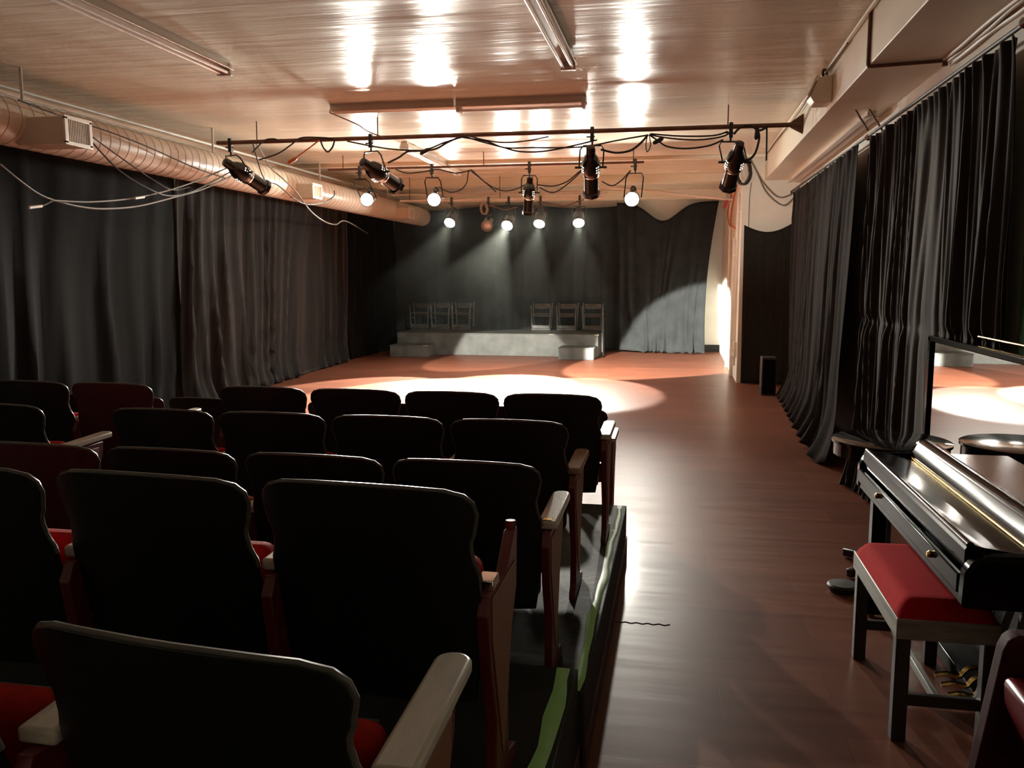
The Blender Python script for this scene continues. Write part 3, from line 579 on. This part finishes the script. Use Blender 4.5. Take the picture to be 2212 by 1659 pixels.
S = [('loose cable wrapped round the left end of the front pipe', [(545, 330), (556, 318), (572, 303), (590, 300), (600, 302)], .009),
     ('cable from the leftmost profile lamp climbing to the front pipe', [(560, 345), (600, 332), (630, 312), (650, 298), (690, 297), (720, 299)], .009),
     ('hanging cable loop left of the second profile lamp', [(692, 302), (698, 318), (708, 328), (718, 318), (723, 303)], .011),
     ('long shallow cable swag beside the second profile lamp', [(750, 305), (800, 315), (845, 322), (900, 325), (925, 322), (965, 306), (1000, 296)], .009),
     ('thick cable from the second profile lamp up to the pipe', [(838, 352), (862, 340), (880, 328), (905, 326), (940, 322), (972, 305), (998, 295)], .012),
     ('deepest cable swag in the middle of the front pipe', [(1000, 294), (1040, 306), (1085, 318), (1120, 327), (1160, 328), (1200, 323), (1250, 312), (1290, 302)], .009),
     ('cable swag with a joint in the middle of the front pipe', [(1000, 297), (1050, 305), (1090, 319), (1150, 319), (1210, 319), (1270, 316), (1330, 304), (1398, 292)], .009),
     ('slack cable hugging the underside of the front pipe', [(1010, 293), (1050, 303), (1090, 308), (1140, 304), (1185, 295)], .008),
     ('black cable from the third profile lamp rising to the bundle', [(1298, 323), (1330, 330), (1362, 325), (1385, 308), (1400, 291)], .013),
     ('cable with plug dropping right of the bundle', [(1402, 291), (1420, 303), (1440, 316), (1480, 321), (1530, 315), (1562, 302)], .010),
     ('middle of three cables running to the rightmost profile lamp', [(1402, 291), (1450, 299), (1510, 302), (1560, 295), (1578, 285)], .009),
     ('top of three cables running to the rightmost profile lamp', [(1405, 289), (1470, 294), (1540, 293), (1572, 284)], .009),
     ('short loop of tie cord hanging from the bundle', [(1399, 292), (1395, 312), (1398, 328), (1405, 315), (1403, 294)], .006),
     ('black lead from the rightmost profile lamp curving up to its plug', [(1600, 343), (1615, 346), (1630, 333), (1638, 310), (1640, 292), (1634, 275)], .013),
     ('black strap hanging straight down at the right end of the pipe', [(1656, 276), (1656, 300), (1655, 347)], .011),
     ('cable knot tied round the front pipe above the rightmost lamp', [(1585, 290), (1600, 275), (1622, 272), (1640, 282), (1660, 272)], .014)]
for lab, p, r in S: cable(lab, pc(p, **P1), r, group=G1)
cable('orange cable slanting down left of the second profile lamp', pc([(690, 303), (665, 322), (640, 340), (626, 350)], **P1), .009, 'orange', group=G1)
for (x, y), m_, lab in (((632, 346), 'orange', 'orange cable connector left of the second profile lamp'), ((918, 327), 'cable', 'black cable connector on the swag right of the second profile lamp'), ((1422, 304), 'cable', 'black plug below the cable bundle on the front pipe'), ((1635, 288), 'cable', 'black plug hanging beside the rightmost profile lamp')):
    c = at(x, y, **P1); dd = Vector((.06, 0, .03)) if x < 1600 else Vector((.01, 0, .07)); props(MB().lathe(c - dd, dd, [(0, .012), (.02, .024), (.10, .026), (.13, .014)], 12).build('cable_connector', M[m_]), lab, 'connector')
cable('cable running from the crosswise batten down to the front pipe', [at(712, 243, Y=9.55), at(770, 268, Y=9.8), at(795, 284, Y=10.0), at(835, 299, Y=10.25)], .008, 'pipe', group=G1)
P2 = dict(Y=Y2 - .03)
for lab, p, r in (('cable swag between the first two lamps of the middle pipe', [(855, 366), (880, 374), (915, 371), (945, 366), (985, 374), (1015, 368)], .010), ('cable with connector hanging right of the second middle lamp', [(948, 404), (972, 415), (995, 410), (1008, 395), (1012, 372), (1020, 367)], .010),
                  ('deep cable swag left of the small unlit profile lamp', [(1020, 368), (1050, 395), (1080, 411), (1110, 410), (1140, 396)], .010), ('steep cable left of the small unlit profile lamp', [(1018, 370), (1045, 392), (1072, 415)], .010),
                  ('cable swag right of the small unlit profile lamp', [(1160, 399), (1195, 402), (1225, 392), (1250, 372), (1268, 360)], .010), ('second cable swag right of the small unlit profile lamp', [(1165, 405), (1195, 416), (1228, 396), (1262, 364)], .010),
                  ('cable swag leading to the right-end lamp of the middle pipe', [(1300, 392), (1322, 401), (1342, 390), (1362, 368)], .010)):
    cable(lab, pc(p, **P2), r, group=G2)
for lab, p in (('cable beside the unlit rear lamp', [(1052, 443), (1072, 448), (1092, 453), (1118, 447)]), ('cable sagging between the right-hand rear lamps', [(1168, 436), (1195, 441), (1218, 445), (1240, 438), (1262, 431)])):
    cable(lab, pc(p, Y=Y3 - .04), .010, 'pipe', group='cables on the rear pipe')
cable('small cable coil hung on the rear pipe above the unlit lamp', ring(at(1046, 450, Y=Y3 - .06), (1, 0, 0), (0, 0, 1), .06, .11, 3, 5), .011, 'seam', name='cable_coil', n=2)

# soffit fittings on the right
t = thing('wall_speaker', 'small cream loudspeaker fixed to the side of the soffit', 'speaker', (1.30, 8.6, 3.30))
MB().prism([(1.318, 8.42, 3.30), (1.318, 8.42, 3.54), (1.20, 8.42, 3.52), (1.13, 8.42, 3.36), (1.17, 8.42, 3.30)], (0, .26, 0)).build('cabinet', M['soffit'], t, bevel=.008)
MB().prism([(1.195, 8.40, 3.53), (1.122, 8.40, 3.355), (1.105, 8.40, 3.362), (1.178, 8.40, 3.537)], (0, .30, 0)).build('front_frame', M['grille'], t, bevel=.006)
cable('small loop of cable above the soffit loudspeaker', ring((1.28, 8.62, 3.585), (.5, .8, 0), (0, 0, 1), .05, .045, 2, 3), .007, 'pipe', name='cable_coil', n=2)
cable('cable bundle running along the corner of ceiling and soffit', [(1.30, 4.4, 3.635), (1.295, 6.8, 3.63), (1.30, 8.5, 3.625), (1.295, 10.6, 3.625), (1.30, 12.5, 3.635), (1.30, 14.4, 3.635)], .016, 'soffit')
cable('thin dark cable along the corner of ceiling and soffit', [(1.29, 7.6, 3.60), (1.285, 8.6, 3.60), (1.29, 9.6, 3.60), (1.28, 10.7, 3.56), (1.29, 12.4, 3.61), (1.30, 14.2, 3.62)], .008, 'pipe')
t = thing('steel_strap', 'dark steel pipe strapped down the side and under the soffit', 'pipe', (1.31, 6.83, 3.25))
MB().tube([(1.308, 6.84, 3.65), (1.308, 6.84, 3.262), (1.312, 6.84, 3.250), (1.33, 6.83, 3.246), (1.80, 6.75, 3.246)], .013, 8).build('tube', M['pipe'], t)
MB().cyl((1.80, 6.75, 3.21), (1.80, 6.75, 3.262), .02).build('elbow', M['pipe'], t)
for k, (dx, dz, ph, lab) in enumerate(((0, 0, 0, 'outer cream cable of the bundle under the soffit corner'), (-.03, .008, 1.5, 'inner cream cable of the bundle under the soffit corner'), (.022, -.02, 3., 'lowest cream cable of the bundle under the soffit corner'))):
    cable(lab, [(1.815 + dx + .008 * math.sin(i * 1.7 + ph), 6.75 - i * .42, 3.238 + dz + .006 * math.sin(i * 2.3 + ph)) for i in range(11)], .013, 'white_metal', group='cables under the soffit')
for x0, lab in ((1.50, 'left dark bracket at the end of the soffit batten'), (1.62, 'right dark bracket at the end of the soffit batten')):
    props(MB().tube([(x0 + .06, 8.62, 3.255), (x0 + .14, 8.45, 3.05)], .010, 6).build('rod_bracket', M['pipe']), lab, 'bracket', 'soffit brackets')

# floor speaker by the far curtain
t = thing('floor_speaker', 'small black loudspeaker on the floor beside the far right curtain', 'speaker', (1.33, 13.3, 0))
MB().box((1.24, 13.12, 0), (1.45, 13.44, .56)).build('cabinet', M['speaker'], t, bevel=.01)
MB().box((1.26, 13.112, .03), (1.43, 13.122, .53)).build('grille_cloth', M['black_cloth'], t); MB().lathe((1.235, 13.2, .12), (-1, 0, 0), [(0, .014), (.006, .010)], 10).build('knob', M['chrome'], t)

# ================================================================ upturned chairs on the platform
def upturned_chair(loc, label, rz=0):
    t = thing('wooden_chair', label, 'chair', (0, 0, 0), 'upturned chairs on the platform')
    m = M['chair_wood']; w = .215
    MB().box((-.225, -.20, .03), (.225, .20, .075)).build('seat', m, t, bevel=.012)
    MB().box((-.20, -.195, .075), (.20, -.172, .15)).build('seat_apron', m, t, bevel=.006)
    for sx in (-1, 1):
        for y, h in ((-.185, .60), (.165, .66)):
            MB().tube([(sx * w * .93, y, .07), (sx * w, y - .008, h * .6), (sx * w * 1.07, y - .02, h)], .019, 10).build('leg', m, t)
    MB().box((-.19, .150, .52), (.19, .170, .64)).build('stretcher', m, t, bevel=.006)
    MB().box((-.20, .152, .33), (.20, .172, .37)).build('stretcher', m, t, bevel=.006)
    for sx in (-1, 1): MB().bar((sx * (w - .005), -.18, .29), (sx * (w - .005), .16, .29), .018, .035).build('stretcher', m, t, bevel=.004)
    MB().box((-.20, -.195, .40), (.20, -.178, .425)).build('stretcher', m, t, bevel=.004)
    MB().box((-.19, .205, -.36), (.19, .225, -.20)).build('backrest', m, t, bevel=.006)
    for sx in (-1, 1): MB().bar((sx * .2, .19, .05), (sx * .2, .225, -.38), .03, .03).build('back_post', m, t, bevel=.004)
    t.location = loc; t.rotation_euler = (0, 0, rz); return t
for x, y, rz, lab in ((-3.12, 20.11, .03, 'upturned black wooden chair on the platform, left one of the right-hand group'), (-2.52, 20.11, -.02, 'upturned black wooden chair in the middle of the right-hand group'), (-1.93, 20.11, .02, 'upturned black wooden chair at the right end of the platform'),
                      (-6.06, 20.11, .03, 'dim upturned chair at the far left end of the platform'), (-5.54, 20.11, .0, 'dim upturned chair in the middle of the left-hand group'), (-5.02, 20.11, -.03, 'dim upturned chair, right one of the left-hand group')):
    upturned_chair((x, y, .462), lab, rz)
t = thing('folded_chair', 'tall thin black folded chair leaning against the right end of the platform', 'chair', (-1.60, 19.2, 0))
for y0, y1 in ((18.86, 18.98), (19.16, 19.22)): MB().tube([(-1.585, y0, 0), (-1.62, y1, 1.12)], .018, 10).build('leg', M['black_wood'], t)
for z in (.35, .92, 1.02): MB().bar((-1.596 - .02 * z, 18.9 + .1 * z, z), (-1.596 - .02 * z, 19.17 + .04 * z, z), .016, .04).build('slat', M['black_wood'], t)
MB().box((-1.625, 18.96, .42), (-1.603, 19.16, .78)).build('seat', M['black_wood'], t, bevel=.006)

# ================================================================ piano, bench, round table
PY0, PY1 = 2.98, 4.74
t = thing('upright_piano', 'low black polished piano with closed keyboard lid on the right', 'piano', (1.27, 3.85, 0))
MB().box((.955, PY0 + .05, .655), (1.32, PY1 - .05, .70)).build('key_bed', M['piano'], t, bevel=.006)
MB().box((.945, PY0 + .06, .69), (.965, PY1 - .06, .758)).build('key_slip', M['piano'], t, bevel=.005)
for y0, nm in ((PY0, 'n'), (PY1 - .065, 'f')):
    MB().prism([(.948, y0, .655), (1.32, y0, .655), (1.32, y0, .86), (1.22, y0, .845), (1.02, y0, .835), (.975, y0, .815), (.952, y0, .775)], (0, .065, 0)).build('cheek_block', M['piano'], t, bevel=.012, seg=3)
fb = MB(); sec = [(.972, .765), (.966, .80), (.966, .838), (.974, .852), (.988, .857), (1.002, .853), (1.03, .848), (1.10, .838), (1.19, .822), (1.19, .812), (1.0, .80), (.985, .765)]
fb.prism([(x, PY0 + .068, z) for x, z in sec], (0, PY1 - PY0 - .136, 0)).build('keyboard_lid', M['piano'], t, ang=14)
MB().tube([(.983, PY0 + .07, .853), (.983, PY1 - .07, .853)], .013, 10).build('lid_lip', M['piano_brown'], t)
MB().cyl((1.196, PY0 + .07, .826), (1.196, PY1 - .07, .826), .006, seg=8).build('brass_hinge', M['brass'], t)
for yy in (PY0 + .35, 4.2): MB().lathe((.944, yy, .73), (-1, 0, 0), [(0, .012), (.01, .014), (.018, .008)], 12).build('lid_knob', M['brass'], t)
sec = [(1.20, .80), (1.205, .835), (1.225, .862), (1.235, .885), (1.252, .905), (1.275, .912), (1.298, .905), (1.31, .89), (1.33, .892), (1.33, .80)]
MB().prism([(x, PY0 + .02, z) for x, z in sec], (0, PY1 - PY0 - .04, 0)).build('front_rail', M['piano_brown'], t)
MB().box((1.30, PY0 + .02, .872), (1.572, 4.44, .896)).build('lid', M['piano_brown'], t, bevel=.006)
MB().box((1.31, PY0, .06), (1.565, 4.43, .872)).build('case', M['piano'], t, bevel=.006)
MB().box((1.295, PY0 + .12, .16), (1.312, 4.30, .60)).build('lower_panel', M['piano'], t, bevel=.006)
MB().box((1.22, PY0 + .02, 0), (1.56, 4.44, .07)).build('plinth', M['piano'], t, bevel=.006)
for xx, yy in ((1.20, PY0 + .09), (1.0, PY1 - .19)):
    l = MB().box((xx, yy, .06), (xx + .07, yy + .075, .66)).build('leg', M['piano'], t, bevel=.006)
    MB().box((xx - .015, yy - .012, .02), (1.32, yy + .087, .075)).build('toe_block', M['piano'], l, bevel=.008)
    MB().lathe((xx + .02, yy + .037, .025), (0, 1, 0), [(-.018, .022), (-.012, .026), (.012, .026), (.018, .022)], 16).build('caster', M['brass'], l)
for yy in (3.575, 3.665, 3.755):
    MB().tube(smoothpath([(1.105, yy, .075), (1.15, yy, .085), (1.20, yy, .078), (1.235, yy, .115), (1.30, yy, .125)], 5), .012, 8).build('pedal', M['brass'], t)
MB().tube([(1.235, 3.50, .60), (1.20, 3.45, .42)], .008, 8).build('brass_rod', M['brass'], t)
for yy in (3.42, 3.36): MB().bar((1.29, yy, .62), (1.15 if yy > 3.4 else 1.24, yy, .1), .02, .02).build('strut', M['bench_wood'], t)

t = thing('piano_bench', 'wooden piano bench with a red velvet cushion in front of the piano', 'bench', (1.02, 3.72, 0))
BX0, BX1, BY0, BY1 = .83, 1.19, 3.30, 4.12
MB().box((BX0, BY0, .405), (BX1, BY1, .485)).build('apron', M['bench_wood'], t, bevel=.004)
def cush(u, v):
    x = BX0 + .004 + (BX1 - BX0 - .008) * u; y = BY0 + .004 + (BY1 - BY0 - .008) * v
    e = min(u, 1 - u) * (BX1 - BX0); g = min(v, 1 - v) * (BY1 - BY0); k = min(1, e / .045) ** .5 * min(1, g / .06) ** .5
    return Vector((x, y, .484 + .062 * k + .010 * math.sin(math.pi * u) * math.sin(math.pi * v)))
mb = MB(); mb.grid(20, 30, cush); mb.build('cushion', M['bench_red'], t)
for x in (BX0 + .028, BX1 - .028):
    for y in (BY0 + .028, BY1 - .075): MB().box((x - .026, y - .026, 0), (x + .026, y + .026, .42)).build('leg', M['black_wood'], t, bevel=.004)
for y in (BY0 + .028, BY1 - .075): MB().box((BX0 + .05, y - .012, .14), (BX1 - .05, y + .012, .185)).build('stretcher', M['black_wood'], t, bevel=.003)
MB().box((.985, BY0 + .04, .142), (1.01, BY1 - .09, .178)).build('stretcher', M['bench_wood'], t, bevel=.003)

t = thing('round_table', 'round black table between the piano and the curtain', 'table', (1.25, 5.33, 0))
MB().lathe((1.25, 5.33, .70), (0, 0, 1), [(0, .30), (.004, .318), (.075, .318), (.078, .33), (.094, .33), (.098, .322)], 48).build('table_top', M['tablet'], t)
MB().lathe((1.25, 5.33, .04), (0, 0, 1), [(0, .05), (.1, .03), (.60, .03), (.66, .08)], 20).build('pedestal', M['black_wood'], t)
for k in range(4):
    a = math.radians(38 + 90 * k); dx, dy = math.cos(a), math.sin(a)
    f = MB().bar((1.25 + .02 * dx, 5.33 + .02 * dy, .06), (1.25 + .30 * dx, 5.33 + .30 * dy, .03), .05, .04, (0, 0, 1)).build('foot', M['black_wood'], t, bevel=.008)
props(MB().lathe((.945, 4.93, 0), (0, 0, 1), [(0, .07), (.035, .085), (.045, .075), (.05, .02)], 28).build('rubber_door_stop', M['cable']), 'small round black base on the floor left of the piano', 'base')

# ================================================================ red seat in the near right corner
t = thing('red_chair', 'dark red upholstered chair cut off at the lower right corner of the picture', 'chair', (1.05, 2.1, 0))
MB().prism([(.775, 2.10, .905), (.765, 2.10, .88), (.70, 2.10, .42), (.70, 2.10, .12), (1.30, 2.10, .12), (1.30, 2.10, .92), (.79, 2.10, .92)], (0, .06, 0)).build('backrest', M['red_board'], t, bevel=.012, seg=3)
MB().prism([(.757, 1.86, .835), (.762, 1.86, .775), (.80, 1.86, .68), (.86, 1.86, .60), (1.10, 1.86, .58), (1.10, 1.86, .835)], (0, .225, 0)).build('armrest_pad', M['red_leather'], t, bevel=.018, seg=3)
for x in (.785, .825): MB().tube([(x, 1.858, .838), (x + .075, 1.857, .60)], .004, 6).build('piping', M['red_leather'], t)
MB().lathe((.838, 1.86, .74), (0, -1, 0), [(0, .014), (.005, .011), (.007, .003)], 12).build('stud', M['brass'], t)
MB().box((.98, 2.16, .40), (1.40, 2.50, .48)).build('seat', M['plush'], t, bevel=.03, seg=3)
for x in (1.0, 1.38):
    for y in (2.13, 2.46): MB().box((x - .02, y - .02, 0), (x + .02, y + .02, .42)).build('leg', M['black_wood'], t, bevel=.003)

# ================================================================ thin haze volume added to imitate lens glow near the rear lamps
hz = D.materials.new('lens_glow_haze'); hz.use_nodes = True; nt = hz.node_tree; nt.nodes.remove(nt.nodes['Principled BSDF'])
v = nt.nodes.new('ShaderNodeVolumeScatter'); v.inputs['Density'].default_value = .0009; v.inputs['Anisotropy'].default_value = .85; v.inputs['Color'].default_value = (.93, 1, .9, 1)
nt.links.new(v.outputs[0], nt.nodes['Material Output'].inputs['Volume'])
props(MB().box((-5.3, 14.0, .3), (.7, 16.38, 3.0)).build('haze', hz, smooth=False), 'faint haze volume added to imitate lens glow around the lit rear spotlights', 'haze', None, 'stuff')
